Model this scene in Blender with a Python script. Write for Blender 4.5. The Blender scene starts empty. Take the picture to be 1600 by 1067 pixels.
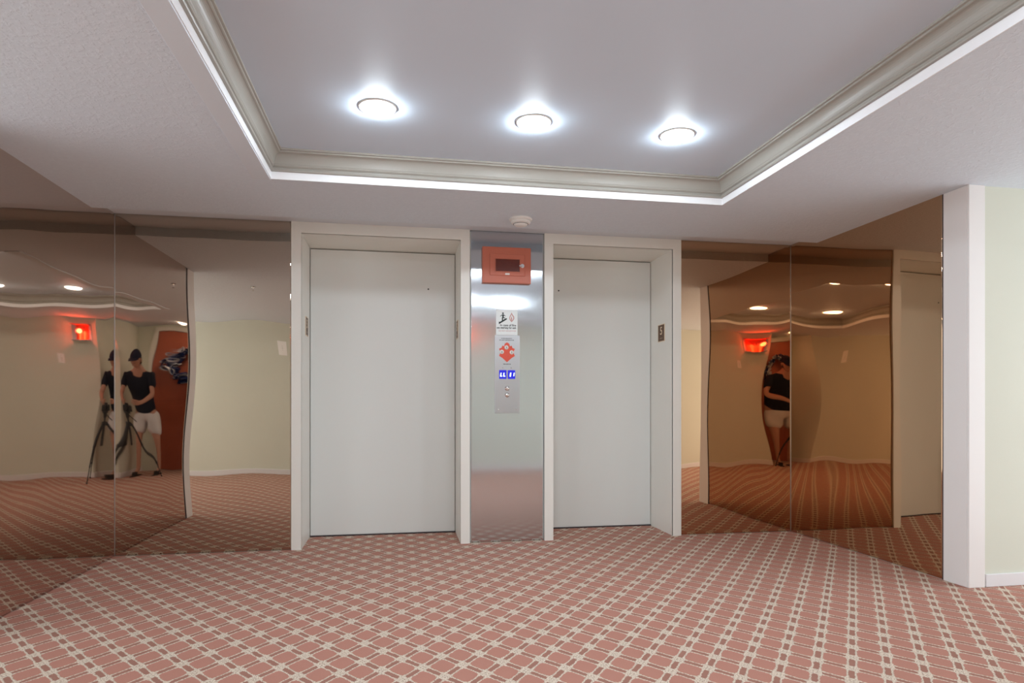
import bpy, bmesh, math, random
from mathutils import Vector, Matrix
random.seed(7)
S = bpy.context.scene
COL = S.collection
PI = math.pi

# ------------------------------------------------------------------ camera, world, exposure
YAW = math.radians(10.02)
CAMZ = 0.967
cam_data = bpy.data.cameras.new('camera')
cam_data.sensor_width = 36.0
cam_data.lens = 1007.0 / 1600.0 * 36.0
cam_data.shift_y = 99.5 / 1600.0
cam_data.clip_start = 0.01
cam = bpy.data.objects.new('camera', cam_data)
cam.location = (0, 0, CAMZ)
cam.rotation_euler = (PI / 2, 0, -YAW)
COL.objects.link(cam)
S.camera = cam
SKY_FILL = 2.8            # sky fill let in by corridor ends left open to brighten the lobby
w = bpy.data.worlds.new('world')
w.use_nodes = True
w.node_tree.nodes['Background'].inputs[0].default_value = (0.93, 0.96, 1.0, 1)
w.node_tree.nodes['Background'].inputs[1].default_value = SKY_FILL
S.world = w
S.view_settings.view_transform = 'Standard'
S.view_settings.look = 'None'
S.view_settings.exposure = 0.25
S.view_settings.gamma = 1.0
S.cycles.max_bounces = 14
S.cycles.diffuse_bounces = 8
S.cycles.glossy_bounces = 8
S.cycles.caustics_reflective = True
S.cycles.caustics_refractive = False
S.cycles.sample_clamp_indirect = 4.0
S.cycles.blur_glossy = 1.0
LIGHT = 138.0          # radiance of the tray downlights
LIGHT_HALL = 70.0     # radiance of the niche downlight and the added corridor fill lights

# ------------------------------------------------------------------ helpers
def tag(o, label=None, cat=None, group=None, kind=None):
    if label: o['label'] = label
    if cat: o['category'] = cat
    if group: o['group'] = group
    if kind: o['kind'] = kind
    return o

def empty(name, loc=(0, 0, 0), rz=0.0):
    o = bpy.data.objects.new(name, None)
    o.empty_display_size = 0.1
    o.location = loc
    o.rotation_euler = (0, 0, rz)
    COL.objects.link(o)
    return o

def link(name, bm, mats, parent=None, smooth=False, loc=None):
    me = bpy.data.meshes.new(name)
    bmesh.ops.recalc_face_normals(bm, faces=bm.faces)
    bm.to_mesh(me); bm.free()
    if not isinstance(mats, (list, tuple)): mats = [mats]
    for m in mats: me.materials.append(m)
    if smooth:
        for p in me.polygons: p.use_smooth = True
    o = bpy.data.objects.new(name, me)
    COL.objects.link(o)
    if parent: o.parent = parent
    if loc: o.location = loc
    return o

def NB(): return bmesh.new()

def box(bm, x0, x1, y0, y1, z0, z1, bev=0.0, mi=0):
    vs = [bm.verts.new(p) for p in ((x0,y0,z0),(x1,y0,z0),(x1,y1,z0),(x0,y1,z0),(x0,y0,z1),(x1,y0,z1),(x1,y1,z1),(x0,y1,z1))]
    fs = [bm.faces.new([vs[i] for i in q]) for q in ((0,3,2,1),(4,5,6,7),(0,1,5,4),(1,2,6,5),(2,3,7,6),(3,0,4,7))]
    for f in fs: f.material_index = mi
    if bev > 0:
        es = list({e for f in fs for e in f.edges})
        bmesh.ops.bevel(bm, geom=es, offset=bev, segments=2, affect='EDGES', profile=0.5)
    return bm

def prism(bm, pts, axis, a, b, mi=0):
    """extrude a 2D polygon. axis 'y': pts are (x,z) from y=a to y=b; 'x': pts (y,z); 'z': pts (x,y)"""
    def P(p, t):
        return {'y': (p[0], t, p[1]), 'x': (t, p[0], p[1]), 'z': (p[0], p[1], t)}[axis]
    v0 = [bm.verts.new(P(p, a)) for p in pts]; v1 = [bm.verts.new(P(p, b)) for p in pts]
    n = len(pts)
    fs = [bm.faces.new(v0), bm.faces.new(v1[::-1])]
    for i in range(n): fs.append(bm.faces.new((v0[i], v0[(i+1) % n], v1[(i+1) % n], v1[i])))
    for f in fs: f.material_index = mi
    return bm

def cyl(bm, p0, p1, r0, r1=None, n=20, caps=True):
    r1 = r0 if r1 is None else r1
    p0 = Vector(p0); p1 = Vector(p1)
    d = (p1 - p0).normalized()
    a = d.orthogonal().normalized(); b = d.cross(a)
    A = []; B = []
    for i in range(n):
        t = 2 * PI * i / n
        q = a * math.cos(t) + b * math.sin(t)
        A.append(bm.verts.new(p0 + q * r0)); B.append(bm.verts.new(p1 + q * r1))
    for i in range(n):
        bm.faces.new((A[i], A[(i+1) % n], B[(i+1) % n], B[i]))
    if caps:
        bm.faces.new(A[::-1]); bm.faces.new(B)
    return bm

def lathe(bm, prof, n=40, mat=None, close=True):
    """prof: (r, z) list, spun about z; mat is a 4x4 applied afterwards"""
    rings = []
    new = []
    for r, z in prof:
        if r < 1e-6:
            v = bm.verts.new((0, 0, z)); rings.append([v]); new.append(v)
        else:
            ring = [bm.verts.new((r * math.cos(2*PI*i/n), r * math.sin(2*PI*i/n), z)) for i in range(n)]
            rings.append(ring); new += ring
    for A, B in zip(rings, rings[1:]):
        for i in range(n):
            j = (i + 1) % n
            if len(A) == 1 and len(B) == 1: continue
            if len(A) == 1: bm.faces.new((A[0], B[i], B[j]))
            elif len(B) == 1: bm.faces.new((A[i], A[j], B[0]))
            else: bm.faces.new((A[i], A[j], B[j], B[i]))
    if mat is not None: bmesh.ops.transform(bm, matrix=mat, verts=new)
    return bm

def ellipsoid(bm, c, r, seg=24, rings=16, fn=None, mat=None):
    vs = bmesh.ops.create_uvsphere(bm, u_segments=seg, v_segments=rings, radius=1.0)['verts']
    for v in vs:
        p = Vector((v.co.x * r[0], v.co.y * r[1], v.co.z * r[2]))
        if fn: p = fn(p)
        v.co = p
    if mat is not None: bmesh.ops.transform(bm, matrix=mat, verts=vs)
    for v in vs: v.co += Vector(c)
    return bm

def baked(o):
    """freeze modifiers / text into a plain mesh"""
    dg = bpy.context.evaluated_depsgraph_get(); dg.update()
    me = bpy.data.meshes.new_from_object(o.evaluated_get(dg))
    me.name = o.name
    return me

def text(name, s, size, mat, parent, loc, rot=(PI/2, 0, 0), depth=0.0006, align='CENTER', sx=1.0, bold=0.0):
    cu = bpy.data.curves.new('tmp', 'FONT')
    cu.body = s; cu.size = size; cu.extrude = depth; cu.align_x = align; cu.align_y = 'CENTER'
    cu.offset = bold; cu.resolution_u = 3
    t = bpy.data.objects.new('tmp', cu)
    COL.objects.link(t)
    me = baked(t)
    bpy.data.objects.remove(t)
    me.materials.clear(); me.materials.append(mat)
    me.name = name
    o = bpy.data.objects.new(name, me); COL.objects.link(o)
    o.parent = parent; o.location = loc; o.rotation_euler = rot; o.scale = (sx, 1, 1)
    return o

def skin(name, verts, edges, radii, mat, parent, root=0, sub=2):
    me = bpy.data.meshes.new(name)
    me.from_pydata([tuple(v) for v in verts], edges, [])
    o = bpy.data.objects.new(name, me); COL.objects.link(o)
    m = o.modifiers.new('skin', 'SKIN'); m.use_smooth_shade = True
    for i, r in enumerate(radii):
        d = me.skin_vertices[0].data[i]
        d.radius = r if isinstance(r, (tuple, list)) else (r, r)
        d.use_root = (i == root)
    s = o.modifiers.new('sub', 'SUBSURF'); s.levels = sub; s.render_levels = sub
    bm_me = baked(o)
    bpy.data.objects.remove(o)
    bm_me.materials.clear(); bm_me.materials.append(mat)
    for p in bm_me.polygons: p.use_smooth = True
    o = bpy.data.objects.new(name, bm_me); COL.objects.link(o)
    if parent: o.parent = parent
    return o

# ------------------------------------------------------------------ materials
class NT:
    def __init__(s, name):
        s.m = bpy.data.materials.new(name); s.m.use_nodes = True
        s.t = s.m.node_tree; s.n = s.t.nodes; s.n.clear()
        s.out = s.n.new('ShaderNodeOutputMaterial')
    def node(s, kind, **kw):
        nd = s.n.new(kind)
        for k, v in kw.items():
            if k == 'ins':
                for a, b in v.items(): s.set(nd.inputs[a], b)
            else: setattr(nd, k, v)
        return nd
    def set(s, sock, v):
        if hasattr(v, 'node'): s.t.links.new(v, sock)
        else: sock.default_value = v
    def math(s, op, a, b=None, c=None, clamp=False):
        nd = s.n.new('ShaderNodeMath'); nd.operation = op; nd.use_clamp = clamp
        s.set(nd.inputs[0], a)
        if b is not None: s.set(nd.inputs[1], b)
        if c is not None: s.set(nd.inputs[2], c)
        return nd.outputs[0]
    def sstep(s, e0, e1, x):
        nd = s.n.new('ShaderNodeMapRange'); nd.interpolation_type = 'SMOOTHSTEP'
        s.set(nd.inputs['Value'], x); s.set(nd.inputs['From Min'], e0); s.set(nd.inputs['From Max'], e1)
        return nd.outputs[0]
    def noise(s, vec, scale, detail=2.0, rough=0.5):
        nd = s.n.new('ShaderNodeTexNoise')
        if vec is not None: s.set(nd.inputs['Vector'], vec)
        nd.inputs['Scale'].default_value = scale; nd.inputs['Detail'].default_value = detail
        nd.inputs['Roughness'].default_value = rough
        return nd
    def mix(s, f, a, b):
        nd = s.n.new('ShaderNodeMix'); nd.data_type = 'RGBA'
        s.set(nd.inputs[0], f)
        for i, v in ((6, a), (7, b)):
            if hasattr(v, 'node'): s.t.links.new(v, nd.inputs[i])
            else: nd.inputs[i].default_value = (*v[:3], 1)
        return nd.outputs[2]
    def bump(s, h, strength=0.3, dist=0.002, normal=None):
        nd = s.n.new('ShaderNodeBump')
        s.set(nd.inputs['Height'], h); nd.inputs['Strength'].default_value = strength
        nd.inputs['Distance'].default_value = dist
        if normal is not None: s.set(nd.inputs['Normal'], normal)
        return nd.outputs[0]
    def pos(s):
        return s.n.new('ShaderNodeNewGeometry').outputs['Position']
    def bsdf(s, color=(.8,.8,.8), rough=.5, metal=0.0, spec=.5, normal=None, **kw):
        b = s.n.new('ShaderNodeBsdfPrincipled')
        if hasattr(color, 'node'): s.t.links.new(color, b.inputs['Base Color'])
        else: b.inputs['Base Color'].default_value = (*color[:3], 1)
        s.set(b.inputs['Roughness'], rough); s.set(b.inputs['Metallic'], metal)
        b.inputs['Specular IOR Level'].default_value = spec
        if normal is not None: s.t.links.new(normal, b.inputs['Normal'])
        for k, v in kw.items(): s.set(b.inputs[k], v)
        s.t.links.new(b.outputs[0], s.out.inputs[0])
        return b

def srgb(r, g, b):
    f = lambda c: (c/255/12.92) if c/255 <= .04045 else ((c/255+.055)/1.055)**2.4
    return (f(r), f(g), f(b))

def paint(name, col, rough=.5, spec=.4, var=.04, scale=6.0, bump=0.0, bscale=200, bdist=.001):
    t = NT(name); p = t.pos()
    n = t.noise(p, scale, 3)
    dark = tuple(c * (1 - var) for c in col); lite = tuple(min(1, c * (1 + var)) for c in col)
    c = t.mix(n.outputs[0], dark, lite)
    nrm = None
    if bump > 0:
        nrm = t.bump(t.noise(p, bscale, 4, .6).outputs[0], bump, bdist)
    t.bsdf(c, rough, 0, spec, nrm)
    return t.m

def metal(name, col, rough=.25, var=.1, scale=120, stretch=(1, 1, 1)):
    t = NT(name)
    mp = t.node('ShaderNodeMapping'); t.set(mp.inputs[0], t.pos()); mp.inputs['Scale'].default_value = stretch
    n = t.noise(mp.outputs[0], scale, 3)
    r = t.node('ShaderNodeMapRange'); t.set(r.inputs[0], n.outputs[0])
    r.inputs['To Min'].default_value = rough * (1 - var); r.inputs['To Max'].default_value = rough * (1 + var)
    t.bsdf(col, r.outputs[0], 1.0, .5)
    return t.m

def emis(name, col, strength):
    t = NT(name)
    n = t.noise(t.pos(), 30, 1)
    c = t.mix(n.outputs[0], tuple(v * .97 for v in col), col)
    e = t.node('ShaderNodeEmission'); t.set(e.inputs[0], c); e.inputs[1].default_value = strength
    t.t.links.new(e.outputs[0], t.out.inputs[0])
    return t.m

M_ceil = None
def ceiling_material():
    t = NT('knockdown_plaster'); p = t.pos()
    n1 = t.noise(p, 42, 4, .62); n2 = t.noise(p, 130, 2, .5)
    pl = t.sstep(.47, .60, n1.outputs[0])
    h = t.math('ADD', pl, t.math('MULTIPLY', n2.outputs[0], .25))
    c = t.mix(n1.outputs[0], (.64, .715, .79), (.72, .795, .87))
    t.bsdf(c, .7, 0, .25, t.bump(h, .45, .0022))
    return t.m
M_ceil = ceiling_material()
M_ceil_smooth = paint('smooth_ceiling_paint', (.67, .73, .79), .6, .3, .02, 3)
M_tray = paint('tray_ceiling_paint', (.62, .72, .83), .5, .35, .03, 2)
M_band = paint('white_gloss_band', (.90, .92, .94), .35, .5, .01, 3)
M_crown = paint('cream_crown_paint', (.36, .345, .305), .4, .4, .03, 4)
M_frame = paint('cream_trim_paint', (.80, .795, .745), .38, .45, .02, 3)
M_casing = paint('white_trim_paint', (.80, .79, .78), .4, .4, .02, 3)
M_edor = paint('elevator_door_cream', (.755, .785, .765), .36, .45, .02, 2)
M_wall = paint('pale_green_wall', (.66, .685, .595), .75, .25, .03, 2, .25, 160, .0015)
M_white = paint('white_plastic', (.78, .77, .74), .4, .45, .02, 10)
M_plate = paint('bright_plate_plastic', (.93, .92, .90), .35, .5, .01, 10)
M_base = paint('white_baseboard_paint', (.74, .74, .76), .45, .4, .02, 4)
M_black = paint('black_rubber', (.012, .012, .013), .5, .4, .1, 40)
M_gap = paint('dark_sill_gap', (.05, .04, .045), .6, .3, .1, 40)
M_chrome = metal('chrome', (.85, .85, .86), .12)
M_alu = metal('satin_aluminium', (.50, .52, .54), .38)
M_red = paint('salmon_red_enamel', (.52, .140, .080), .38, .5, .04, 8)
M_redwin = paint('dark_red_window_film', (.115, .016, .008), .15, .6, .15, 30)
M_brown_plate = paint('brown_plate', (.10, .040, .012), .4, .4, .1, 60)
M_cream_mark = paint('cream_marking', (.80, .66, .48), .5, .3, .02, 30)
M_sign = paint('white_sign_board', (.80, .85, .85), .35, .45, .01, 10)
M_ink = paint('black_ink', (.02, .03, .03), .5, .3, .1, 50)
M_inkred = paint('faded_red_ink', (.58, .33, .30), .5, .3, .05, 50)
M_symred = paint('red_symbol_enamel', (.72, .10, .06), .4, .4, .05, 80)
M_doorbrown = paint('reddish_brown_door_paint', (.40, .105, .055), .4, .4, .06, 5)
M_blue = emis('blue_display_backlight', (.05, .05, .85), .75)
M_digit = emis('white_display_segment', (.75, .9, 1.0), 2.2)
M_lamp = emis('cool_white_lamp', (.82, .92, 1.0), LIGHT)
M_lamp_hall = emis('hall_lamp', (1.0, .96, .88), LIGHT_HALL)
M_redlamp = emis('red_lamp_glow', (1.0, .13, .06), 2.5)
M_redbulb = emis('red_lamp_bulb', (1.0, .42, .25), 9.0)
M_skin = paint('skin', (.42, .22, .15), .5, .4, .06, 30)
M_shirt = paint('black_cotton', (.012, .014, .022), .9, .2, .15, 60)
M_shorts = paint('white_cotton', (.62, .62, .63), .85, .2, .06, 40)
M_cap = paint('dark_blue_cap_fabric', (.018, .018, .035), .85, .2, .1, 60)
M_hair = paint('dark_hair', (.02, .012, .008), .7, .3, .2, 120)
M_sandal = paint('dark_sandal_strap', (.03, .02, .015), .6, .3, .1, 40)
M_wblue = paint('navy_ribbon', (.012, .03, .13), .55, .35, .2, 40)
M_wwhite = paint('white_ribbon', (.75, .78, .84), .55, .35, .05, 40)

def carpet():
    t = NT('lattice_carpet'); p = t.pos()
    sep = t.node('ShaderNodeSeparateXYZ'); 
    nz = t.noise(p, 55, 2)
    wob = t.node('ShaderNodeVectorMath', operation='SUBTRACT'); t.set(wob.inputs[0], nz.outputs[1]); wob.inputs[1].default_value = (.5,.5,.5)
    wsc = t.node('ShaderNodeVectorMath', operation='SCALE'); t.set(wsc.inputs[0], wob.outputs[0]); wsc.inputs['Scale'].default_value = .010
    add = t.node('ShaderNodeVectorMath', operation='ADD'); t.set(add.inputs[0], p); t.set(add.inputs[1], wsc.outputs[0])
    t.set(sep.inputs[0], add.outputs[0])
    x, y = sep.outputs[0], sep.outputs[1]
    A = math.radians(38.0); P = .1165; G = .0275
    c, s_ = math.cos(A), math.sin(A)
    def fam(nx, ny, off):
        u = t.math('ADD', t.math('MULTIPLY', x, nx), t.math('MULTIPLY', y, ny))
        u = t.math('DIVIDE', t.math('SUBTRACT', u, off), P)
        fr = t.math('FRACT', t.math('ADD', u, .5))
        return t.math('MULTIPLY', t.math('ABSOLUTE', t.math('SUBTRACT', fr, .5)), P)
    a = fam(c, -s_, -.241); b = fam(c, s_, 2.479)
    # distance to the pair of strands of either family; strands get fatter towards a crossing
    def strand(d, e):
        near = t.math('SUBTRACT', 1.0, t.sstep(.014, .040, e))
        half = t.math('ADD', .0032, t.math('MULTIPLY', near, .0044))
        half = t.math('ADD', half, t.math('MULTIPLY', t.math('SINE', t.math('MULTIPLY', e, 2*PI/.0125)), .0009))
        dist = t.math('ABSOLUTE', t.math('SUBTRACT', d, t.math('ADD', G/2, t.math('MULTIPLY', near, .0015))))
        lo = t.math('SUBTRACT', half, .0015); hi = t.math('ADD', half, .0015)
        return t.math('SUBTRACT', 1.0, t.sstep(lo, hi, dist))
    st = t.math('MAXIMUM', strand(a, b), strand(b, a))
    st = t.math('MAXIMUM', st, t.math('MULTIPLY', t.math('SUBTRACT', 1.0, t.sstep(.008, .012, t.math('ADD', a, b))), 1.0))
    ina = t.math('LESS_THAN', a, G/2); inb = t.math('LESS_THAN', b, G/2)
    knot = t.math('MULTIPLY', ina, inb)
    gap = t.math('MAXIMUM', ina, inb)
    fine = t.noise(p, 420, 3, .6); med = t.noise(p, 9, 2)
    salmon = t.mix(fine.outputs[0], (.36, .165, .125), (.53, .265, .205))
    salmon = t.mix(t.math('MULTIPLY', med.outputs[0], .5), salmon, (.46, .215, .160))
    brown = t.mix(fine.outputs[0], (.20, .10, .075), (.30, .16, .12))
    base = t.mix(t.math('MULTIPLY', knot, .85), salmon, brown)
    base = t.mix(t.math('MULTIPLY', gap, .55), base, brown)
    busy = t.noise(p, 210, 2, .5)
    beige = t.mix(fine.outputs[0], (.48, .385, .30), (.92, .80, .66))
    dk = t.math('MULTIPLY', t.math('SUBTRACT', 1.0, t.sstep(.40, .50, busy.outputs[0])), .75)
    beige = t.mix(dk, beige, (.30, .215, .16))
    col = t.mix(st, base, beige)
    h = t.math('ADD', t.math('MULTIPLY', st, .6), t.math('MULTIPLY', fine.outputs[0], .6))
    t.bsdf(col, .95, 0, .1, t.bump(h, .8, .004))
    return t.m
M_carpet = carpet()

def mirror_mat(name, tint, rough=.016):
    t = NT(name); p = t.pos()
    n = t.noise(p, 3, 2)
    c = t.mix(n.outputs[0], tuple(v*.97 for v in tint), tint)
    t.bsdf(c, rough, 1.0, .5)
    return t.m
M_mir_left = mirror_mat('smoked_acrylic_mirror', (.68, .575, .51), .02)
M_mir_bleft = mirror_mat('bronze_acrylic_mirror', (.56, .475, .39))
M_mir_bright = mirror_mat('copper_acrylic_mirror', (.585, .39, .25))
M_mir_right = mirror_mat('deep_bronze_acrylic_mirror', (.585, .40, .255))

def steel():
    t = NT('brushed_stainless_steel')
    mp = t.node('ShaderNodeMapping'); t.set(mp.inputs[0], t.pos()); mp.inputs['Scale'].default_value = (1, 1, 260)
    n = t.noise(mp.outputs[0], 4, 3)
    r = t.node('ShaderNodeMapRange'); t.set(r.inputs[0], n.outputs[0])
    r.inputs['To Min'].default_value = .10; r.inputs['To Max'].default_value = .15
    b_ = t.bsdf((.66, .70, .74), r.outputs[0], 1.0, .5)
    tg = t.node('ShaderNodeTangent'); tg.direction_type = 'RADIAL'; tg.axis = 'Z'
    t.t.links.new(tg.outputs[0], b_.inputs['Tangent']); b_.inputs['Anisotropic'].default_value = .8
    return t.m
M_steel = steel()

# ------------------------------------------------------------------ dimensions
XL, XR = -1.79, 2.975         # side walls of the elevator alcove
YB = 4.505                    # elevator wall
YS = 2.944                    # where the side walls end and the corridor begins
YN = -0.51                    # wall behind the camera
ZC, ZR = 2.134, 2.194         # ceiling, and the raised strip along the elevator wall
YR = 4.18
TX0, TX1, TY0, TY1, ZT = -.648, 1.863, .47, 3.49, 2.275     # tray
HX0, HX1 = -4.0, 4.9          # corridor ends
AX0, AX1, AY = -1.02, .29, -1.27   # entrance niche behind the camera

def struct(name, bm, mats, parent=None, **kw):
    o = link(name, bm, mats, parent, **kw)
    if parent is None: o['kind'] = 'structure'
    return o

# floor
b = NB(); box(b, HX0-.1, HX1+.1, AY-.2, YB+.55, -.06, 0)
struct('floor', b, M_carpet)
# low ceiling around the tray, with downlight holes left solid (fixtures sit on its face)
b = NB()
ZTOP = ZT + .06
for (x0, x1, y0, y1) in ((HX0-.1, TX0, AY-.2, YR), (TX1, HX1+.1, AY-.2, YR), (TX0, TX1, TY1, YR), (TX0, TX1, AY-.2, TY0)):
    box(b, x0, x1, y0, y1, ZC, ZTOP)
ceiling = struct('ceiling', b, M_ceil)
b = NB(); box(b, XL-.05, XR+.05, YR, YB+.5, ZR, ZTOP)
tag(struct('raised_strip', b, M_ceil_smooth, ceiling), 'narrow smooth strip set slightly higher along the elevator wall')
b = NB(); box(b, TX0-.01, TX1+.01, TY0-.01, TY1+.01, ZT, ZTOP)
tag(struct('tray_ceiling', b, M_tray, ceiling), 'smooth bluish white recessed tray')
# smooth board beside the tray on the left
b = NB(); box(b, TX0-.085, TX0, TY0, TY1, ZC-.007, ZC+.01, .0015)
tag(struct('border_board', b, M_ceil_smooth, ceiling), 'thin smooth board along the left side of the tray')

# bright band and crown moulding: a profile run round the tray
def run_profile(prof, closed=False):
    bm = NB()
    rings = []
    for a, z in prof:
        rings.append([bm.verts.new(p) for p in ((TX0+a, TY0+a, z), (TX1-a, TY0+a, z), (TX1-a, TY1-a, z), (TX0+a, TY1-a, z))])
    for A, B in zip(rings, rings[1:]):
        for i in range(4):
            bm.faces.new((A[i], A[(i+1) % 4], B[(i+1) % 4], B[i]))
    return bm
struct('tray_band', run_profile([(.0, ZC-.001), (.004, ZC-.001), (.004, ZC+.038)]), M_band, ceiling)
ceiling.children[-1]['label'] = 'bright white band round the lower edge of the tray'
prof = [(.002, ZC+.038), (.016, ZC+.038), (.018, ZC+.043), (.016, ZC+.049), (.011, ZC+.051), (.011, ZC+.058), (.017, ZC+.061), (.021, ZC+.066), (.020, ZC+.071), (.022, ZC+.074)]
for k in range(9):
    t_ = k / 8 * PI / 2
    prof.append((.022 + .030 * (1 - math.cos(t_)), ZC + .076 + .045 * math.sin(t_)))
prof += [(.056, ZC+.123), (.056, ZC+.130), (.064, ZC+.132), (.064, ZT+.001)]
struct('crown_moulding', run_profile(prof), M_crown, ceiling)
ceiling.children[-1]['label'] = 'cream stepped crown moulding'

# ------------------------------------------------------------------ walls
T = .12
WALLTOP = ZTOP - .02
def wallbox(name, *a, mat=None):
    b = NB(); box(b, *a); return struct(name, b, mat or M_wall)
# elevator wall with two openings
E1 = (-.638, .430); E2 = (1.093, 2.003); DZ = 2.12; YD = 4.915
b = NB()
segs = [(XL-T, E1[0]-.02), (E1[1]+.02, E2[0]-.02), (E2[1]+.02, XR+T)]
for s0, s1 in segs: box(b, s0, s1, YB, YB+.5, 0, WALLTOP)
for e in (E1, E2): box(b, e[0]-.02, e[1]+.02, YB, YB+.5, DZ+.03, WALLTOP)
for e in (E1, E2): box(b, e[0]-.02, e[1]+.02, YD+.06, YB+.5, 0, DZ+.03)
struct('wall_back', b, M_wall)
wallbox('wall_left', XL-T, XL, YS+.0, YB, 0, WALLTOP)
wallbox('wall_right', XR, XR+T, YS+.0, YB, 0, WALLTOP)
wallbox('wall_corridor_left_back', HX0, XL-T, YS, YS+T, 0, WALLTOP)
wallbox('wall_corridor_right_back', XR+T, HX1, YS, YS+T, 0, WALLTOP)
# unseen corridor ends left open to let in added sky fill; a portal guides the sampling of each opening
for k, (x, ry) in enumerate(((HX0, -PI/2), (HX1, PI/2))):
    ld = bpy.data.lights.new('sky_fill_portal', 'AREA'); ld.shape = 'RECTANGLE'; ld.size = ZC; ld.size_y = YS-YN; ld.cycles.is_portal = True
    lo = bpy.data.objects.new('sky_fill_portal', ld); lo.location = (x, (YS+YN)/2, ZC/2); lo.rotation_euler = (0, ry, 0); COL.objects.link(lo)
# wall behind the camera with the door niche
wallbox('wall_front_left', HX0, AX0, YN-.9, YN, 0, WALLTOP)
wallbox('wall_front_right', AX1, HX1, YN-.9, YN, 0, WALLTOP)
DX0, DX1, DH = -.86, .02, 2.05
b = NB()
box(b, AX0, DX0-.0, AY-.1, AY, 0, WALLTOP); box(b, DX1, AX1, AY-.1, AY, 0, WALLTOP); box(b, DX0, DX1, AY-.1, AY, DH, WALLTOP)
struct('wall_niche', b, M_wall)

# baseboards
def baseboard(name, x0, x1, y0, y1):
    b = NB(); box(b, x0, x1, y0, y1, 0, .068, .003)
    return struct(name, b, M_base)
baseboard('baseboard_right_back', XR+.10, HX1, YS-.012, YS)
baseboard('baseboard_left_back', HX0, XL-.10, YS-.012, YS)
baseboard('baseboard_front_left', HX0, AX0, YN, YN+.012)
baseboard('baseboard_front_right', AX1, HX1, YN, YN+.012)
baseboard('baseboard_niche_left', AX0, AX0+.012, AY, YN)
baseboard('baseboard_niche_right', AX1-.012, AX1, AY, YN)

# white casings wrapping the ends of the side walls
for side, nm in ((-1, 'trim_1'), (1, 'trim_2')):
    X = XL if side < 0 else XR
    def bx(bm, xa, xb, *r, bev=.003):
        box(bm, min(xa, xb), max(xa, xb), *r, bev)
    b = NB()
    bx(b, X - side*.008, X + side*.0, YS, YS+.150, 0, ZC)
    bx(b, X - side*.008, X + side*.092, YS-.014, YS, 0, ZC)
    struct(nm, b, M_casing)

# ------------------------------------------------------------------ elevator doors
def elevator(idx, e, gapside):
    b = NB()
    # deep jamb liner, face frame up to the raised strip
    fw = .064; yf = YB - .018
    pts = [(e[0]-fw, 0), (e[0]-fw, ZR), (e[1]+fw, ZR), (e[1]+fw, 0), (e[1], 0), (e[1], DZ), (e[0], DZ), (e[0], 0)]
    v0 = [b.verts.new((x, yf, z)) for x, z in pts]; v1 = [b.verts.new((x, YB, z)) for x, z in pts]
    q = ((0,1,6,7), (1,2,5,6), (2,3,4,5))
    for f in q:
        b.faces.new([v0[i] for i in f])
    for i in range(8):
        j = (i+1) % 8
        b.faces.new((v0[i], v0[j], v1[j], v1[i]))
    bmesh.ops.bevel(b, geom=[ed for ed in b.edges if all(abs(v.co.y-yf) < 1e-6 for v in ed.verts) and len(ed.link_faces) == 2 and not ed.calc_face_angle(0) < .1], offset=.003, segments=2, affect='EDGES')
    box(b, e[0]-.018, e[0], YB-.01, YD+.03, 0, DZ, 0)
    box(b, e[1], e[1]+.018, YB-.01, YD+.03, 0, DZ, 0)
    box(b, e[0]-.018, e[1]+.018, YB-.01, YD+.03, DZ, DZ+.02, 0)
    fr = struct('door_%d' % idx, b, M_frame)
    b = NB(); box(b, e[0]+.004, e[1]-.004, YD, YD+.035, .008, DZ-.006, .003)
    leaf = link('door_leaf', b, M_edor, fr)
    b = NB(); cyl(b, (0, -.0015, 0), (0, .003, 0), .006, n=16)
    hx = {1: .225, 2: 1.24}[idx]; hz = {1: 1.845, 2: 1.865}[idx]
    h = link('key_hole', b, M_black, leaf); h.location = (hx, YD, hz); h['label'] = 'small dark release key hole'
    b = NB(); box(b, e[0], e[1], YD-.006, YD+.05, 0, .0075)
    sl = link('sill', b, M_gap, fr); sl['label'] = 'dark metal sill line under the door'
    return fr
door1 = elevator(1, E1, 1)
door2 = elevator(2, E2, 1)

# floor number plates on the jambs
def number_plate(x, y, z, side, label):
    r = empty('floor_number_plate', (x, y, z)); tag(r, label, 'sign', None)
    # plate lies in a plane of constant x
    b = NB(); box(b, 0 if side > 0 else -.003, .003 if side > 0 else 0, -.058, .058, -.062, .062, .0008)
    link('plate', b, M_brown_plate, r)
    b = NB(); xx = (.0032 if side > 0 else -.0032)
    t_ = .005
    for (a0, a1, c0, c1) in ((-.062, .062, .062, .062+t_), (-.062, .062, -.062-t_, -.062), (-.058-t_, -.058, -.066, .066), (.058, .058+t_, -.066, .066)):
        box(b, min(0, xx), max(0, xx), a0, a1, c0, c1)
    link('border', b, M_cream_mark, r)
    text('digit', '5', .085, M_cream_mark, r, (xx, 0, .014), (PI/2, 0, PI/2 if side > 0 else -PI/2), .0006, bold=.001)
    b = NB()
    for k in range(5):
        if k in (1, 3): continue
        cyl(b, (0, -.016 + k*.008, -.040), (xx*1.3, -.016 + k*.008, -.040), .0022, n=8)
    link('braille', b, M_cream_mark, r)
    return r
number_plate(E1[0], 4.745, 1.524, 1, 'small brown floor number plate on the left jamb of the left elevator')
number_plate(E1[1], 4.745, 1.524, -1, 'small brown plate seen edge-on on the right jamb of the left elevator')
number_plate(E2[1], 4.70, 1.524, -1, 'small brown plate reading 5 on the right jamb of the right elevator')

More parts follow.
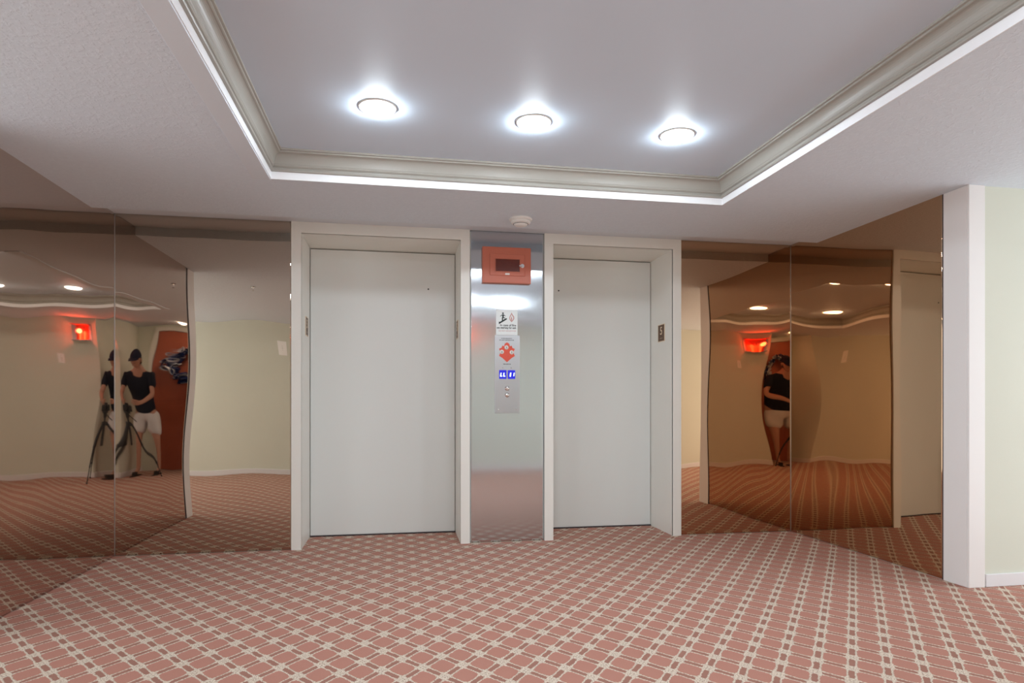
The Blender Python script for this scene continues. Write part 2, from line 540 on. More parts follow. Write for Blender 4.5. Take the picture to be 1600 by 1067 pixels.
# ------------------------------------------------------------------ mirrored panels (bowed sheets of acrylic)
WAVE = {}
def mirror_panel(name, mat, label, u0, u1, to_world, disp, z0=.004, z1=ZC, base=.0058):
    """a thin sheet: u from the corner; front face displaced by disp(u,z) into the room"""
    bm = NB(); nu, nz_ = 150, 110
    F = []
    for i in range(nu+1):
        u = u0 + (u1-u0) * i / nu; row = []
        for j in range(nz_+1):
            z = z0 + (z1-z0) * j / nz_
            row.append(bm.verts.new(to_world(u, base + disp(u, z), z)))
        F.append(row)
    for i in range(nu):
        for j in range(nz_):
            f = bm.faces.new((F[i][j], F[i+1][j], F[i+1][j+1], F[i][j+1])); f.smooth = True
    # back and edges
    Bk = {}
    def bk(i, j):
        if (i, j) not in Bk:
            Bk[i, j] = bm.verts.new(to_world(u0+(u1-u0)*i/nu, 0.0005, z0+(z1-z0)*j/nz_))
        return Bk[i, j]
    bm.faces.new((bk(0,0), bk(nu,0), bk(nu,nz_), bk(0,nz_)))
    for (i0, j0, i1, j1) in ((0,0,nu,0), (nu,0,nu,nz_), (nu,nz_,0,nz_), (0,nz_,0,0)):
        n = max(abs(i1-i0), abs(j1-j0)); di = (i1-i0)//n; dj = (j1-j0)//n
        chain = [F[i0+di*k][j0+dj*k] for k in range(n+1)]
        bm.faces.new([bk(i0, j0)] + chain + [bk(i1, j1)])
    me = bpy.data.meshes.new(name)
    bmesh.ops.recalc_face_normals(bm, faces=bm.faces)
    bm.to_mesh(me); bm.free(); me.materials.append(mat)
    o = bpy.data.objects.new(name, me); COL.objects.link(o)
    tag(o, label, 'mirror')
    return o
def sm(x, a, b_):
    t = max(0, min(1, (x-a)/(b_-a))); return t*t*(3-2*t)
def corner(u, z, s, L=.30):
    return s * L * (1 - math.exp(-u / L))
def pinch(u, z, k, L=.11):
    return k * math.exp(-((z-1.70)/.20)**2) * math.exp(-u / L)
def wave(u, z, a, fu, pu, fz, pz):
    return a * math.sin(2*PI*u*fu + pu) * math.sin(2*PI*z*fz + pz)
CS = .0062
def d_bl(u, z):   # back wall, left of the elevators (u from the left corner)
    return corner(u, z, CS, .9) + pinch(u, z, .0009) + wave(u, z, .0010, .9, .4, .45, .2) + wave(u, z, .0004, 1.9, 1.0, .9, 1.2)
def d_l(u, z):
    return corner(u, z, CS, .9) + pinch(u, z, .0009) + wave(u, z, .0008, .8, 2.2, .5, .6) + wave(u, z, .0003, 2.1, .3, 1.1, .4)
def d_br(u, z):
    return corner(u, z, -CS*1.6, 4.0) + pinch(u, z, .0009) + wave(u, z, .0007, .8, 3.3, .5, 1.0) + wave(u, z, .0004, 2.2, .6, .8, 0)
def d_r(u, z):
    return corner(u, z, -CS*1.1, 4.0) + pinch(u, z, .0009) + wave(u, z, .0006, .7, 2.6, .55, .3) + wave(u, z, .0004, 1.8, 2.0, 1.0, 1.4)
mirror_panel('mirror_panel', M_mir_bleft, 'bronze mirror panel between the left corner and the left elevator frame', .0008, (E1[0]-.0645) - XL,
             lambda u, d, z: (XL+u, YB-d, z), d_bl, z1=ZR-.001)
mirror_panel('mirror_panel', M_mir_left, 'smoky mirror panel covering the left side wall', .0066, YB-YS-.201,
             lambda u, d, z: (XL+d, YB-u, z), d_l, z1=ZR-.001)
mirror_panel('mirror_panel', M_mir_bright, 'copper tinted mirror panel between the right elevator frame and the right corner', .0008, XR - (E2[1]+.0645),
             lambda u, d, z: (XR-u, YB-d, z), d_br, z1=ZR-.001, base=.0125)
mirror_panel('mirror_panel', M_mir_right, 'copper tinted mirror panel covering the right side wall beside the white casing', .0133, YB-YS-.158,
             lambda u, d, z: (XR-d, YB-u, z), d_r, z1=ZR-.001, base=.0125)

for side, X in ((-1, XL), (1, XR)):
    b = NB(); w3 = .200 if side < 0 else .157
    box(b, min(X, X - side*.0075), max(X, X - side*.0075), YS+.151, YS+w3, .002, ZC, .001)
    struct('trim_%d' % (3 if side < 0 else 4), b, M_gap)

for side, X, o_ in ((-1, XL, .0052), (1, XR, .0118)):
    b = NB(); xs = sorted((X - side*o_, X - side*(o_+.0032))); box(b, xs[0], xs[1], YB-o_-.0032, YB-o_, .003, ZR-.002)
    struct('trim_%d' % (5 if side < 0 else 6), b, M_alu)

# ------------------------------------------------------------------ stainless steel panel between the elevators
b = NB()
x0, x1 = .496, 1.0275
nu, nz_ = 40, 160; F = []
for i in range(nu+1):
    row = []
    for j in range(nz_+1):
        x = x0+(x1-x0)*i/nu; z = .004+(ZR-.006)*j/nz_
        uu = (x-x0)/(x1-x0)*2-1
        d = .004 + .0016*(1-uu*uu)*sm(z, 1.0, 1.7) + .0006*math.sin(z*9+uu)*sm(z, 1.3, 1.8)
        row.append(b.verts.new((x, YB-d, z)))
    F.append(row)
for i in range(nu):
    for j in range(nz_): b.faces.new((F[i][j], F[i+1][j], F[i+1][j+1], F[i][j+1]))
cb = [b.verts.new(p) for p in ((x0, YB-.0003, .004), (x1, YB-.0003, .004), (x1, YB-.0003, ZR-.002), (x0, YB-.0003, ZR-.002))]
b.faces.new(cb)
b.faces.new([cb[0]] + [F[i][0] for i in range(nu+1)] + [cb[1]])
b.faces.new([cb[1]] + [F[nu][j] for j in range(nz_+1)] + [cb[2]])
b.faces.new([cb[2]] + [F[i][nz_] for i in range(nu, -1, -1)] + [cb[3]])
b.faces.new([cb[3]] + [F[0][j] for j in range(nz_, -1, -1)] + [cb[0]])
o = link('steel_wall_panel', b, M_steel, smooth=True)
tag(o, 'tall brushed stainless steel panel on the wall between the two elevators', 'panel')
YP = YB - .0062

def PX(px):   # along-wall coordinate on the panel, from a pixel column
    t = (px-800)/1007; c, s = math.cos(YAW), math.sin(YAW); N = YP
    return N*(s+t*c)/(c-t*s)
def PZ(py, px=792):
    X = PX(px); c, s = math.cos(YAW), math.sin(YAW)
    return CAMZ + (633-py)*(X*s+YP*c)/1007

# red key box
bx0, bx1 = .580, .926; bz0, bz1 = 1.825, 2.078
r = empty('fire_key_box', ((bx0+bx1)/2, YP, bz0)); tag(r, 'red metal fire service key box with small dark window and lock', 'box')
cx = (bx0+bx1)/2; W = (bx1-bx0)/2; H = bz1-bz0; D = .030
b = NB(); box(b, -W, W, -D, 0, 0, H, .003); link('housing', b, M_red, r)
wx0, wx1 = .672-cx, .843-cx; wz0, wz1 = 1.906-bz0, 1.992-bz0
dx0, dx1 = -W+.055, W-.045; dz0, dz1 = .052, H-.05
dr = NB(); box(dr, dx0-.003, dx1, -D-.0055, -D, dz0, dz1, .002)
dr = link('box_door', dr, M_red, r)
b = NB()
for (a0, a1, c0, c1) in ((wx0-.006, wx1+.006, wz0-.006, wz0), (wx0-.006, wx1+.006, wz1, wz1+.006), (wx0-.006, wx0, wz0, wz1), (wx1, wx1+.006, wz0, wz1)):
    box(b, a0, a1, -D-.009, -D-.0045, c0, c1, .001)
link('window_rim', b, M_red, dr)
b = NB(); box(b, wx0, wx1, -D-.0065, -D-.0045, wz0, wz1)
o = link('window_pane', b, M_redwin, dr); o['label'] = 'dark red window of the key box'
b = NB(); lx, lz = .862-cx, 1.948-bz0
cyl(b, (lx, -D-.004, lz), (lx, -D-.012, lz), .015, .014, 24); cyl(b, (lx, -D-.011, lz), (lx, -D-.024, lz), .010, .0095, 24)
box(b, lx-.0015, lx+.0015, -D-.026, -D-.022, lz-.006, lz+.006)
box(b, lx-.022, lx-.012, -D-.010, -D-.004, lz-.005, lz+.005, .001)
link('lock', b, M_chrome, dr, smooth=False)
b = NB(); box(b, -.016+.003, .016+.003, -D-.0065, -D-.0045, wz0-.024, wz0-.012, .0015)
o = link('maker_plate', b, M_white, dr); o['label'] = 'tiny pale label plate'

# fire sign
sx0, sx1 = PX(775), PX(808.5); sz1, sz0 = PZ(484), PZ(523.5)
r = empty('fire_stairs_sign', ((sx0+sx1)/2, YP, sz0)); tag(r, 'white fire sign with stair figure and flame above the call panel', 'sign')
SW = (sx1-sx0)/2; SH = sz1-sz0
b = NB(); box(b, -SW, SW, -.003, 0, 0, SH, .0008); link('board', b, M_sign, r)
def S2(u, v): return (-SW + 2*SW*u, SH*(1-v))     # u right, v down in sign fractions
def poly(bm, pts, y0=-.0036, y1=-.0029):
    prism(bm, [S2(*p) for p in pts], 'y', y0, y1)
b = NB()
poly(b, [(.13,.58),(.13,.48),(.21,.48),(.21,.46),(.28,.44),(.28,.42),(.36,.40),(.36,.38),(.43,.36),(.43,.34),(.50,.34),(.50,.385),(.20,.54)])
poly(b, [(.27,.45),(.27,.33),(.295,.28),(.345,.30),(.325,.35),(.325,.43)])
poly(b, [(.345,.30),(.40,.315),(.42,.315),(.42,.345),(.385,.345),(.33,.335)])
poly(b, [(.29,.29),(.285,.19),(.36,.19),(.355,.30)])
poly(b, [(.29,.19),(.29,.225),(.20,.275),(.185,.255)]); poly(b, [(.355,.19),(.44,.245),(.43,.265),(.35,.225)])
poly(b, [(.32+.042*math.cos(a*PI/5), .145+.035*math.sin(a*PI/5)) for a in range(10)])
link('stair_figure', b, M_ink, r)
b = NB()
out = [(.72,.10),(.69,.17),(.64,.24),(.61,.33),(.64,.41),(.72,.49),(.80,.42),(.85,.34),(.84,.26),(.78,.20),(.75,.15)]
inn = [(.72,.10+.08)] + [(.72+(u-.72)*.62, .33+(v-.33)*.66) for u, v in out[1:]]
pts0 = [S2(*p) for p in out]; pts1 = [S2(*p) for p in inn]
n = len(out)
A = [b.verts.new((p[0], -.0036, p[1])) for p in pts0]; B = [b.verts.new((p[0], -.0036, p[1])) for p in pts1]
for i in range(n): b.faces.new((A[i], A[(i+1) % n], B[(i+1) % n], B[i]))
poly(b, [(.72,.24),(.69,.33),(.70,.42),(.74,.42),(.75,.33),(.73,.29)])
link('flame', b, M_inkred, r)
tx = SW*.86
text('lettering', 'In case of fire', .021, M_ink, r, (tx, -.0032, SH*(1-.615)), align='RIGHT', bold=.0004)
text('lettering', 'use stairway for exit', .021, M_ink, r, (tx, -.0032, SH*(1-.715)), align='RIGHT', sx=.80, bold=.0004)
text('small_lettering', 'DO NOT USE ELEVATOR', .014, M_inkred, r, (tx, -.0032, SH*(1-.84)), align='RIGHT', sx=.80)

# call panel
cx0, cx1 = PX(773), PX(812); cz1, cz0 = sz0-.001, PZ(645.5)
r = empty('elevator_call_panel', ((cx0+cx1)/2, YP, cz0)); tag(r, 'grey metal elevator call panel with blue floor displays below the white sign', 'panel')
CW = (cx1-cx0)/2; CH = cz1-cz0
b = NB(); box(b, -CW, CW, -.004, 0, 0, CH, .001); link('face_plate', b, M_alu, r)
def L(px, py): return (PX(px)-(cx0+cx1)/2, PZ(py)-cz0)
for px in (779, 806):
    x, z = L(px, 639.5); b = NB(); lathe(b, [(0, .0012), (.003, .001), (.0042, 0)], 16, Matrix.Translation((x, -.0042, z)) @ Matrix.Rotation(PI/2, 4, 'X'))
    link('screw', b, M_chrome, r, smooth=True)
for py in (607, 617):
    x, z = L(792.5, py); b = NB()
    lathe(b, [(0, .009), (.009, .0085), (.0125, .007), (.0135, .003), (.0165, .002), (.0175, 0)], 28, Matrix.Translation((x, -.004, z)) @ Matrix.Rotation(PI/2, 4, 'X'))
    link('call_button', b, M_chrome, r, smooth=True)
def seg(bm, x, z, wd, ht, kind, t_=.0065):
    if kind == 'L':
        prism(bm, [(x+.004, z+ht), (x+.004+t_, z+ht), (x+t_+.002, z+t_), (x+wd, z+t_), (x+wd-.001, z), (x, z)], 'y', -.0062, -.0054)
    else:
        prism(bm, [(x+.004, z+ht), (x+.004+t_, z+ht), (x+t_, z), (x, z)], 'y', -.0062, -.0054)
for k, (pa, pb) in enumerate(((779.7, 791.2), (793.2, 804.8))):
    x0_, zt = L(pa, 578.3); x1_, zb = L(pb, 592)
    b = NB(); box(b, x0_, x1_, -.0055, -.004, zb, zt, .0006)
    d = link('floor_display', b, M_blue, r); d['label'] = 'lit blue floor display reading LL' if k == 0 else 'lit blue floor display with two upright strokes'
    b = NB(); ww = x1_-x0_; hh = zt-zb
    if k == 0:
        seg(b, x0_+ww*.12, zb+hh*.26, ww*.28, hh*.44, 'L'); seg(b, x0_+ww*.53, zb+hh*.26, ww*.30, hh*.44, 'L')
    else:
        seg(b, x0_+ww*.24, zb+hh*.26, ww*.3, hh*.46, 'I', .009); seg(b, x0_+ww*.74, zb+hh*.32, ww*.3, hh*.38, 'I', .006)
    link('display_segments', b, M_digit, d)
    b = NB()
    for (a0, a1, c0, c1) in ((x0_-.004, x1_+.004, zt, zt+.004), (x0_-.004, x1_+.004, zb-.004, zb), (x0_-.004, x0_, zb, zt), (x1_, x1_+.004, zb, zt)):
        box(b, a0, a1, -.006, -.004, c0, c1)
    link('display_bezel', b, M_alu, d)
x, z = L(785.5, 574.8); text('lettering', '1', .010, M_ink, r, (x, -.0042, z), bold=.0004)
x, z = L(798.5, 574.8); text('lettering', '2', .010, M_ink, r, (x, -.0042, z), bold=.0004)
x, z = L(792, 569); text('lettering', 'FIRE SERVICE', .0085, M_ink, r, (x, -.0042, z), bold=.0003, sx=1.1)
x, z = L(791.5, 529.0); text('lettering', 'IN FIRE EMERGENCY', .0085, M_ink, r, (x, -.0042, z), bold=.0002)
x, z = L(791.5, 531.6); text('lettering', 'DO NOT USE ELEVATOR', .0090, M_ink, r, (x, -.0042, z), bold=.0003, sx=1.05)
# red fire-service emblem with three key switches
b = NB()
ptpx = [(792, 535), (795.5, 537), (796.5, 541), (799.5, 540), (800.5, 543.5), (804.5, 545), (802.5, 549), (802.8, 553), (804.5, 556), (799, 559.5), (792, 566), (785, 559.5), (779.5, 556), (781, 553), (781.2, 549), (779.5, 545), (783.5, 543.5), (784.8, 540), (787.5, 541), (788.5, 537)]
prism(b, [L(*p) for p in ptpx], 'y', -.0048, -.0038)
link('emblem', b, M_symred, r)
for (px, py) in ((791.2, 543), (784, 550), (799.3, 550.5)):
    x, z = L(px, py); b = NB()
    lathe(b, [(0, .005), (.012, .0048), (.0135, .003), (.0150, .0005), (.0150, 0)], 26, Matrix.Translation((x, -.0046, z)) @ Matrix.Rotation(PI/2, 4, 'X'))
    k = link('key_switch', b, M_white, r, smooth=True)
    b = NB(); box(b, x-.0018, x+.0018, -.0103, -.0094, z-.006, z+.006); link('key_slot', b, M_ink, k)

# ------------------------------------------------------------------ ceiling things
def downlight(x, y, z, lamp, label, group, rad=.077, name='recessed_downlight'):
    r = empty(name, (x, y, z)); tag(r, label, 'ceiling light', group)
    b = NB(); lathe(b, [(rad+.006, 0), (rad+.005, -.004), (rad-.001, -.005), (rad-.004, -.001), (rad-.004, 0)], 48)
    link('trim_ring', b, M_white, r, smooth=True)
    b = NB(); prof = [(rad-.004, -.001)]
    for k in range(1, 9):
        a = k/8*PI/2; prof.append(((rad-.006)*math.cos(a), -.001-.028*math.sin(a)))
    prof[-1] = (0, -.029)
    lathe(b, prof, 48); link('lens', b, lamp, r, smooth=True)
    return r
names = ['leftmost', 'middle', 'rightmost']
for k, (x, y) in enumerate(((-.089, 2.89), (.617, 2.915), (1.331, 2.935))):
    downlight(x, y, ZT, M_lamp, 'glowing round downlight, %s of the three near the elevators' % names[k], 'downlights in the recessed tray')
for k, (x, y) in enumerate(((-.089, 1.07), (.617, 1.07), (1.331, 1.07))):
    downlight(x, y, ZT, M_lamp, 'round tray downlight nearer the niche, %s of its row, seen in the mirrors' % names[k], 'downlights in the recessed tray')
downlight(-.42, -.85, ZC, M_lamp_hall, 'round downlight above the brown entrance door, seen in the mirrors', None)
downlight(-3.0, 1.2, ZC, M_lamp_hall, 'unseen round downlight added as fill in the left arm of the corridor', None)  # out of view, added to fill the corridor with light
downlight(4.3, 1.5, ZC, M_lamp_hall, 'unseen round downlight added as fill in the right arm of the corridor', None)  # likewise an added fill light, never in view

# smoke detector
r = empty('smoke_detector', (.755, 3.96, ZC)); tag(r, 'round white smoke detector on the ceiling above the steel panel', 'smoke detector')
b = NB(); lathe(b, [(0, 0), (.070, 0), (.072, -.006), (.070, -.012), (.064, -.016), (0, -.016)], 48); link('base', b, M_white, r, smooth=False)
b = NB(); lathe(b, [(0, -.016), (.060, -.016), (.062, -.024), (.058, -.030), (.050, -.033), (.047, -.035), (0, -.035)], 48); link('chamber', b, M_white, r)
b = NB(); lathe(b, [(0, -.034), (.044, -.034), (.044, -.038), (.036, -.046), (.020, -.050), (0, -.051)], 48); link('cap', b, M_white, r, smooth=True)
b = NB(); lathe(b, [(.047, -.0345), (.0475, -.037), (.045, -.037), (.044, -.0345)], 48); link('vent_ring', b, M_gap, r)

# sprinkler head (reflected in the left back mirror)
r = empty('sprinkler_head', (-1.40, 2.33, ZC)); tag(r, 'small pendent sprinkler on the ceiling, reflected in the left mirror', 'sprinkler')
b = NB(); lathe(b, [(0, 0), (.030, 0), (.032, -.004), (.012, -.008), (.010, -.018), (0, -.018)], 24); link('escutcheon', b, M_chrome, r)
b = NB(); cyl(b, (.008, 0, -.016), (.004, 0, -.040), .002, n=8); cyl(b, (-.008, 0, -.016), (-.004, 0, -.040), .002, n=8); lathe(b, [(0, -.040), (.016, -.041), (.016, -.043), (0, -.043)], 20)
link('deflector', b, M_chrome, r)

# ------------------------------------------------------------------ wall behind the camera: lamp, plates, door, wreath
r = empty('exit_lamp', (.50, YN, 1.93)); tag(r, 'red glowing wall lamp with metal tray on the wall behind, seen in the mirrors', 'wall lamp')
b = NB(); box(b, -.13, .13, 0, .012, -.10, .12, .003); link('back_plate', b, M_alu, r)
b = NB(); box(b, -.11, .11, .012, .10, -.10, -.085, .004); link('tray', b, M_chrome, r)
b = NB(); box(b, -.11, .11, .012, .09, .105, .118, .003); link('top_cover', b, M_red, r)
b = NB()
for k in range(13):
    a = -PI/2 + PI*k/12
n_ = 18; A = []; B = []
for k in range(n_+1):
    a = PI*k/n_; p = (.085*math.cos(a), .012+.068*math.sin(a)); A.append(b.verts.new((p[0], p[1], -.085))); B.append(b.verts.new((p[0], p[1], .105)))
for k in range(n_): b.faces.new((A[k], A[k+1], B[k+1], B[k]))
g = NT('red_translucent_lens')
gl = g.node('ShaderNodeBsdfTransparent'); gl.inputs[0].default_value = (1, .22, .12, 1)
em = g.node('ShaderNodeEmission'); em.inputs[0].default_value = (1, .10, .05, 1); em.inputs[1].default_value = .28
ad = g.node('ShaderNodeAddShader'); g.t.links.new(gl.outputs[0], ad.inputs[0]); g.t.links.new(em.outputs[0], ad.inputs[1]); g.t.links.new(ad.outputs[0], g.out.inputs[0])
o = link('red_lens', b, g.m, r, smooth=True)
for sx_ in (-.03, .03):
    b = NB(); ellipsoid(b, (sx_, .045, .0), (.014, .014, .030)); cyl(b, (sx_, .045, -.085), (sx_, .045, -.025), .010, n=12)
    link('bulb', b, M_redbulb, r, smooth=True)

ld = bpy.data.lights.new('red_lamp_light', 'POINT'); ld.energy = 5.0; ld.color = (1, .12, .06); ld.shadow_soft_size = .03
lo = bpy.data.objects.new('red_lamp_light', ld); lo.location = (0, .14, .02); lo.parent = r; COL.objects.link(lo)

def wall_plate(x, z, w_, h_, label, name='switch_plate'):
    r = empty(name, (x, YN, z)); tag(r, label, 'switch plate')
    b = NB(); box(b, -w_/2, w_/2, 0, .006, -h_/2, h_/2, .002); link('cover', b, M_plate, r)
    b = NB(); box(b, -.007, .007, .005, .014, -.014, .014, .002); link('toggle', b, M_white, r)
    b = NB(); lathe(b, [(0, .0014), (.003, .001), (.004, 0)], 12, Matrix.Translation((0, .006, .030)) @ Matrix.Rotation(-PI/2, 4, 'X')); link('screw', b, M_chrome, r)
    b = NB(); lathe(b, [(0, .0014), (.003, .001), (.004, 0)], 12, Matrix.Translation((0, .006, -.030)) @ Matrix.Rotation(-PI/2, 4, 'X')); link('screw', b, M_chrome, r)
    return r
wall_plate(.80, 1.60, .075, .12, 'small white switch plate below the red wall lamp, seen in the right mirror')
wall_plate(-1.60, 1.78, .13, .20, 'larger white wall plate beyond the entrance niche, seen in the right mirror')

# entrance door in the niche
b = NB()
box(b, DX0-.06, DX0, AY-.02, AY+.018, 0, DH+.06, .004); box(b, DX1, DX1+.06, AY-.02, AY+.018, 0, DH+.06, .004); box(b, DX0, DX1, AY-.02, AY+.018, DH, DH+.06, .004)
door3 = struct('door_3', b, M_frame)
b = NB(); box(b, DX0+.003, DX1-.003, AY-.05, AY-.008, .008, DH-.003, .003)
leaf = link('door_leaf', b, M_doorbrown, door3)
for (zc, hh) in ((1.78, .26), (1.33, .48), (.90, .22), (.42, .58)):
    for xc in (-.63, -.21):
        b = NB(); w2 = .155; h2 = hh/2
        for (k0, k1, yy) in ((0, .018, .004), (.030, .040, .007)):
            box(b, xc-w2+k0, xc+w2-k0, AY-.009, AY-.008+yy, zc-h2+k0, zc+h2-k0, .002)
        link('raised_panel', b, M_doorbrown, leaf)
b = NB(); cyl(b, (DX0+.07, AY-.01, .98), (DX0+.07, AY+.004, .98), .026); ellipsoid(b, (DX0+.07, AY+.035, .98), (.027, .022, .027)); cyl(b, (DX0+.07, AY, .98), (DX0+.07, AY+.03, .98), .010)
link('door_handle', b, M_chrome, leaf, smooth=True)
b = NB(); box(b, DX0, DX1, AY-.05, AY-.0, 0, .007); link('threshold', b, M_alu, door3)

# wreath of ribbon loops
r = empty('wreath', (-.36, AY+.045, 1.57)); tag(r, 'round blue and white ribbon wreath hanging on the brown door', 'wreath')
def ribbon_loops(nm, mat, off, count):
    bm = NB(); rnd = random.Random(off)
    for k in range(count):
        a = 2*PI*(k + off*.5)/count + rnd.uniform(-.1, .1); R = .19 + rnd.uniform(-.045, .05)
        c0 = Vector((R*math.cos(a), rnd.uniform(0, .05), R*math.sin(a)))
        rot = Matrix.Rotation(rnd.uniform(0, 2*PI), 3, 'Y') @ Matrix.Rotation(rnd.uniform(-.7, .7), 3, 'X')
        lw, rr = .020, (.040+rnd.uniform(-.008, .012), .022)
        A = []; B = []
        for i in range(15):
            t_ = 2*PI*i/14
            p = Vector((rr[0]*math.cos(t_), 0, rr[1]*math.sin(t_)))
            A.append(bm.verts.new(c0 + rot @ (p + Vector((0, -lw, 0))))); B.append(bm.verts.new(c0 + rot @ (p + Vector((0, lw, 0)))))
        for i in range(14): bm.faces.new((A[i], A[i+1], B[i+1], B[i]))
    o = link(nm, bm, mat, r, smooth=True)
    return o
b = NB()
R_ = .19
for i in range(36):
    pass
vs = []
for i in range(36):
    a = 2*PI*i/36; ring = []
    for j in range(10):
        q = 2*PI*j/10; rr = R_ + .030*math.cos(q)
        ring.append(b.verts.new((rr*math.cos(a), .005+.028*math.sin(q), rr*math.sin(a))))
    vs.append(ring)
for i in range(36):
    for j in range(10): b.faces.new((vs[i][j], vs[(i+1)%36][j], vs[(i+1)%36][(j+1)%10], vs[i][(j+1)%10]))
link('ring', b, M_wblue, r, smooth=True)
ribbon_loops('navy_ribbon', M_wblue, 1, 46)['label'] = 'navy blue ribbon loops'
ribbon_loops('white_ribbon', M_wwhite, 2, 44)['label'] = 'white ribbon loops'

# ------------------------------------------------------------------ photo camera and tripod at the viewpoint
r = empty('tripod', (-.0, -.06, 0), -YAW); tag(r, 'black camera tripod with three spread legs, seen in the mirrors', 'tripod')
b = NB(); cyl(b, (0, 0, .45), (0, 0, .86), .013); cyl(b, (0, 0, .70), (0, 0, .75), .035); link('centre_column', b, M_black, r)
b = NB(); box(b, -.03, .03, -.04, .04, .86, .885, .004); cyl(b, (0, 0, .80), (0, 0, .865), .022, .028); cyl(b, (0, -.02, .85), (.03, -.24, .76), .006, n=10); link('pan_head', b, M_black, r)
for a in (90, 215, 325):
    a = math.radians(a); d = Vector((math.cos(a), math.sin(a), 0))
    b = NB(); top = d*.03 + Vector((0, 0, .73)); ft = d*.42 + Vector((0, 0, .012))
    m1 = top.lerp(ft, .38); m2 = top.lerp(ft, .72)
    cyl(b, top, m1, .014, n=12); cyl(b, m1, m2, .011, n=12); cyl(b, m2, ft, .008, n=12); cyl(b, m1-(ft-top)*.02, m1+(ft-top)*.02, .017, n=12); cyl(b, m2-(ft-top)*.02, m2+(ft-top)*.02, .014, n=12)
    lg = link('leg', b, M_black, r)
    b = NB(); ellipsoid(b, tuple(ft), (.014, .014, .012)); link('rubber_foot', b, M_black, lg, smooth=True)
r = empty('photo_camera', (0, -.06, .886), -YAW); tag(r, 'black photo camera on top of the tripod', 'camera')
b = NB(); box(b, -.065, .065, -.035, .015, 0, .085, .008); box(b, -.025, .025, -.03, .012, .082, .112, .008); box(b, -.070, -.045, -.03, .032, .002, .075, .008); link('body', b, M_black, r)
b = NB(); cyl(b, (0, .015, .045), (0, .040, .045), .034, .036, 28); link('lens_barrel', b, M_black, r)

# ------------------------------------------------------------------ the photographer
PXo, PYo = -.05, -.60
per = empty('person', (PXo, PYo, 0), -YAW*.5)
tag(per, 'person in dark cap, black shirt and white shorts bending over the tripod', 'person')
V = [(0,-.06,.93), (0,-.05,1.06), (0,.00,1.22), (0,.08,1.38), (0,.14,1.47), (0,.185,1.545),           # 0..5 spine, neck, head base
     (-.10,-.05,.88), (-.125,.00,.50), (-.13,-.05,.09), (-.135,.06,.035),                              # 6..9 left leg
     (.10,-.05,.88), (.125,.02,.50), (.13,.02,.09), (.135,.13,.035),                                   # 10..13 right leg
     (-.19,.10,1.385), (-.27,.20,1.14), (-.13,.39,1.03), (-.10,.43,1.01),                              # 14..17 left arm
     (.19,.10,1.385), (.27,.20,1.14), (.15,.39,1.03), (.12,.43,1.01)]                                  # 18..21 right arm
Ed = [(0,1),(1,2),(2,3),(3,4),(4,5),(0,6),(6,7),(7,8),(8,9),(0,10),(10,11),(11,12),(12,13),(3,14),(14,15),(15,16),(16,17),(3,18),(18,19),(19,20),(20,21)]
R = [(.155,.12),(.15,.12),(.155,.125),(.15,.11),(.068,.068),(.062,.062),(.095,.095),(.065,.06),(.038,.042),(.042,.026),(.095,.095),(.065,.06),(.038,.042),(.042,.026),
     (.062,.062),(.045,.045),(.028,.028),(.030,.018),(.062,.062),(.045,.045),(.028,.028),(.030,.018)]
body = skin('body', V, Ed, R, M_skin, per)
# fingers: short skinned chains rooted in the palms
for s in (-1, 1):
    root_ = Vector((s*.11, .43, 1.01))
    V2 = [root_ + Vector((0, -.03, .005)), root_]; E2_ = [(0, 1)]; R2 = [.022, .024]
    for k, ln in enumerate((.058, .066, .062, .048)):
        off = Vector((-s*.008 + (k-1.5)*.002, .026, .030 - k*.018)); base = root_ + off
        mid = base + Vector((-s*ln*.35, ln*.40, 0)); tip = mid + Vector((-s*ln*.50, -ln*.10, -.004))
        i = len(V2); V2 += [base, mid, tip]; E2_ += [(1, i), (i, i+1), (i+1, i+2)]; R2 += [.0095, .0085, .0075]
    i = len(V2); V2 += [root_ + Vector((-s*.022, .002, .030)), root_ + Vector((-s*.045, .022, .036)), root_ + Vector((-s*.062, .040, .030))]
    E2_ += [(1, i), (i, i+1), (i+1, i+2)]; R2 += [.011, .010, .008]
    skin('hand', V2, E2_, R2, M_skin, body, sub=1)
# head, leaning forward
HM = Matrix.Rotation(-.35, 4, 'X')
b = NB()
def headshape(p):
    q = p.copy()
    if q.z < 0: q.x *= 1 + q.z*1.9; q.y *= 1 + max(0, -q.y)*1.5
    return q
ellipsoid(b, (0, 0, 0), (.076, .096, .122), 32, 24, headshape)
ellipsoid(b, (0, .100, -.018), (.013, .020, .024)); ellipsoid(b, (0, .096, -.058), (.024, .010, .008))
for s in (-1, 1):
    ellipsoid(b, (s*.078, -.005, -.012), (.010, .020, .030)); ellipsoid(b, (s*.030, .086, .006), (.014, .010, .008))
bmesh.ops.transform(b, matrix=Matrix.Translation((0, .225, 1.605)) @ HM, verts=b.verts)
link('head', b, M_skin, body, smooth=True)
for s in (-1, 1):
    b = NB(); ellipsoid(b, (s*.030, .0935, .006), (.009, .0055, .006))
    bmesh.ops.transform(b, matrix=Matrix.Translation((0, .225, 1.605)) @ HM, verts=b.verts)
    link('eye', b, M_ink, body, smooth=True)
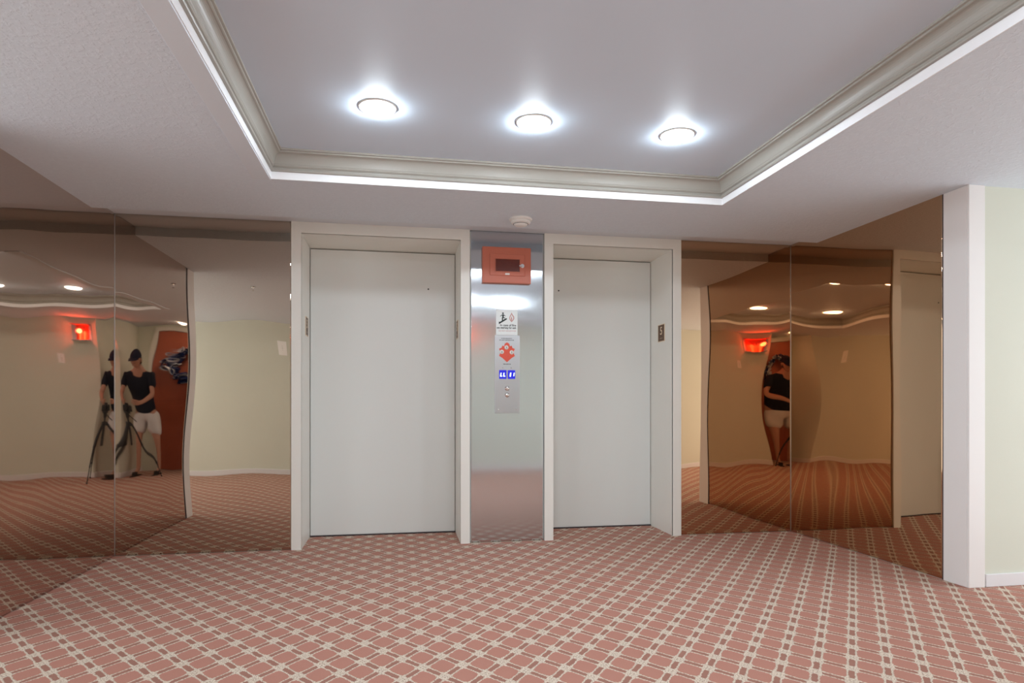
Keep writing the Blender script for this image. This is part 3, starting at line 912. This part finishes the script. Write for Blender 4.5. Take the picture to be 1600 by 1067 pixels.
b = NB(); ellipsoid(b, (0, -.012, -.005), (.080, .094, .105), 28, 20, lambda p: Vector((p.x, min(p.y, .035), max(p.z, -.06))))
bmesh.ops.transform(b, matrix=Matrix.Translation((0, .225, 1.605)) @ HM, verts=b.verts)
link('hair', b, M_hair, body, smooth=True)
b = NB(); ellipsoid(b, (0, -.004, .040), (.087, .106, .098), 32, 20, lambda p: Vector((p.x, p.y, max(p.z, -.012))))
bm_brim = []
A = []; B = []
for k in range(17):
    a = PI*k/16; A.append(b.verts.new((.082*math.cos(a), .060+.040*math.sin(a), .040))); B.append(b.verts.new((.078*math.cos(a), .075+.095*math.sin(a), .026-.010*abs(math.cos(a)))))
for k in range(16): b.faces.new((A[k], A[k+1], B[k+1], B[k]))
bmesh.ops.transform(b, matrix=Matrix.Translation((0, .225, 1.605)) @ HM, verts=b.verts)
o = link('cap', b, M_cap, per, smooth=True); o['label'] = 'dark baseball cap'
# clothes
V = [(0,-.06,.80), (0,-.055,1.00), (0,-.02,1.20), (0,.07,1.38), (0,.12,1.445), (-.20,.10,1.39), (-.255,.165,1.22), (.20,.10,1.39), (.255,.165,1.22)]
o = skin('shirt', V, [(0,1),(1,2),(2,3),(3,4),(3,5),(5,6),(3,7),(7,8)], [(.185,.15),(.18,.148),(.185,.15),(.165,.125),(.075,.075),(.085,.085),(.072,.072),(.085,.085),(.072,.072)], M_shirt, per)
o['label'] = 'black short-sleeved shirt'
V = [(0,-.06,.93), (0,-.055,.99), (-.105,-.045,.82), (-.125,-.01,.57), (.105,-.045,.82), (.125,.0,.57)]
o = skin('shorts', V, [(0,1),(0,2),(2,3),(0,4),(4,5)], [(.165,.135),(.160,.13),(.115,.115),(.105,.105),(.115,.115),(.105,.105)], M_shorts, per)
o['label'] = 'white knee-length shorts'
for s, y in ((-1, .0), (1, .07)):
    b = NB(); box(b, s*.135-.045, s*.135+.045, y-.10, y+.14, 0, .014, .005); box(b, s*.135-.047, s*.135+.047, y+.05, y+.08, .012, .062, .008)
    link('sandal', b, M_sandal, per)
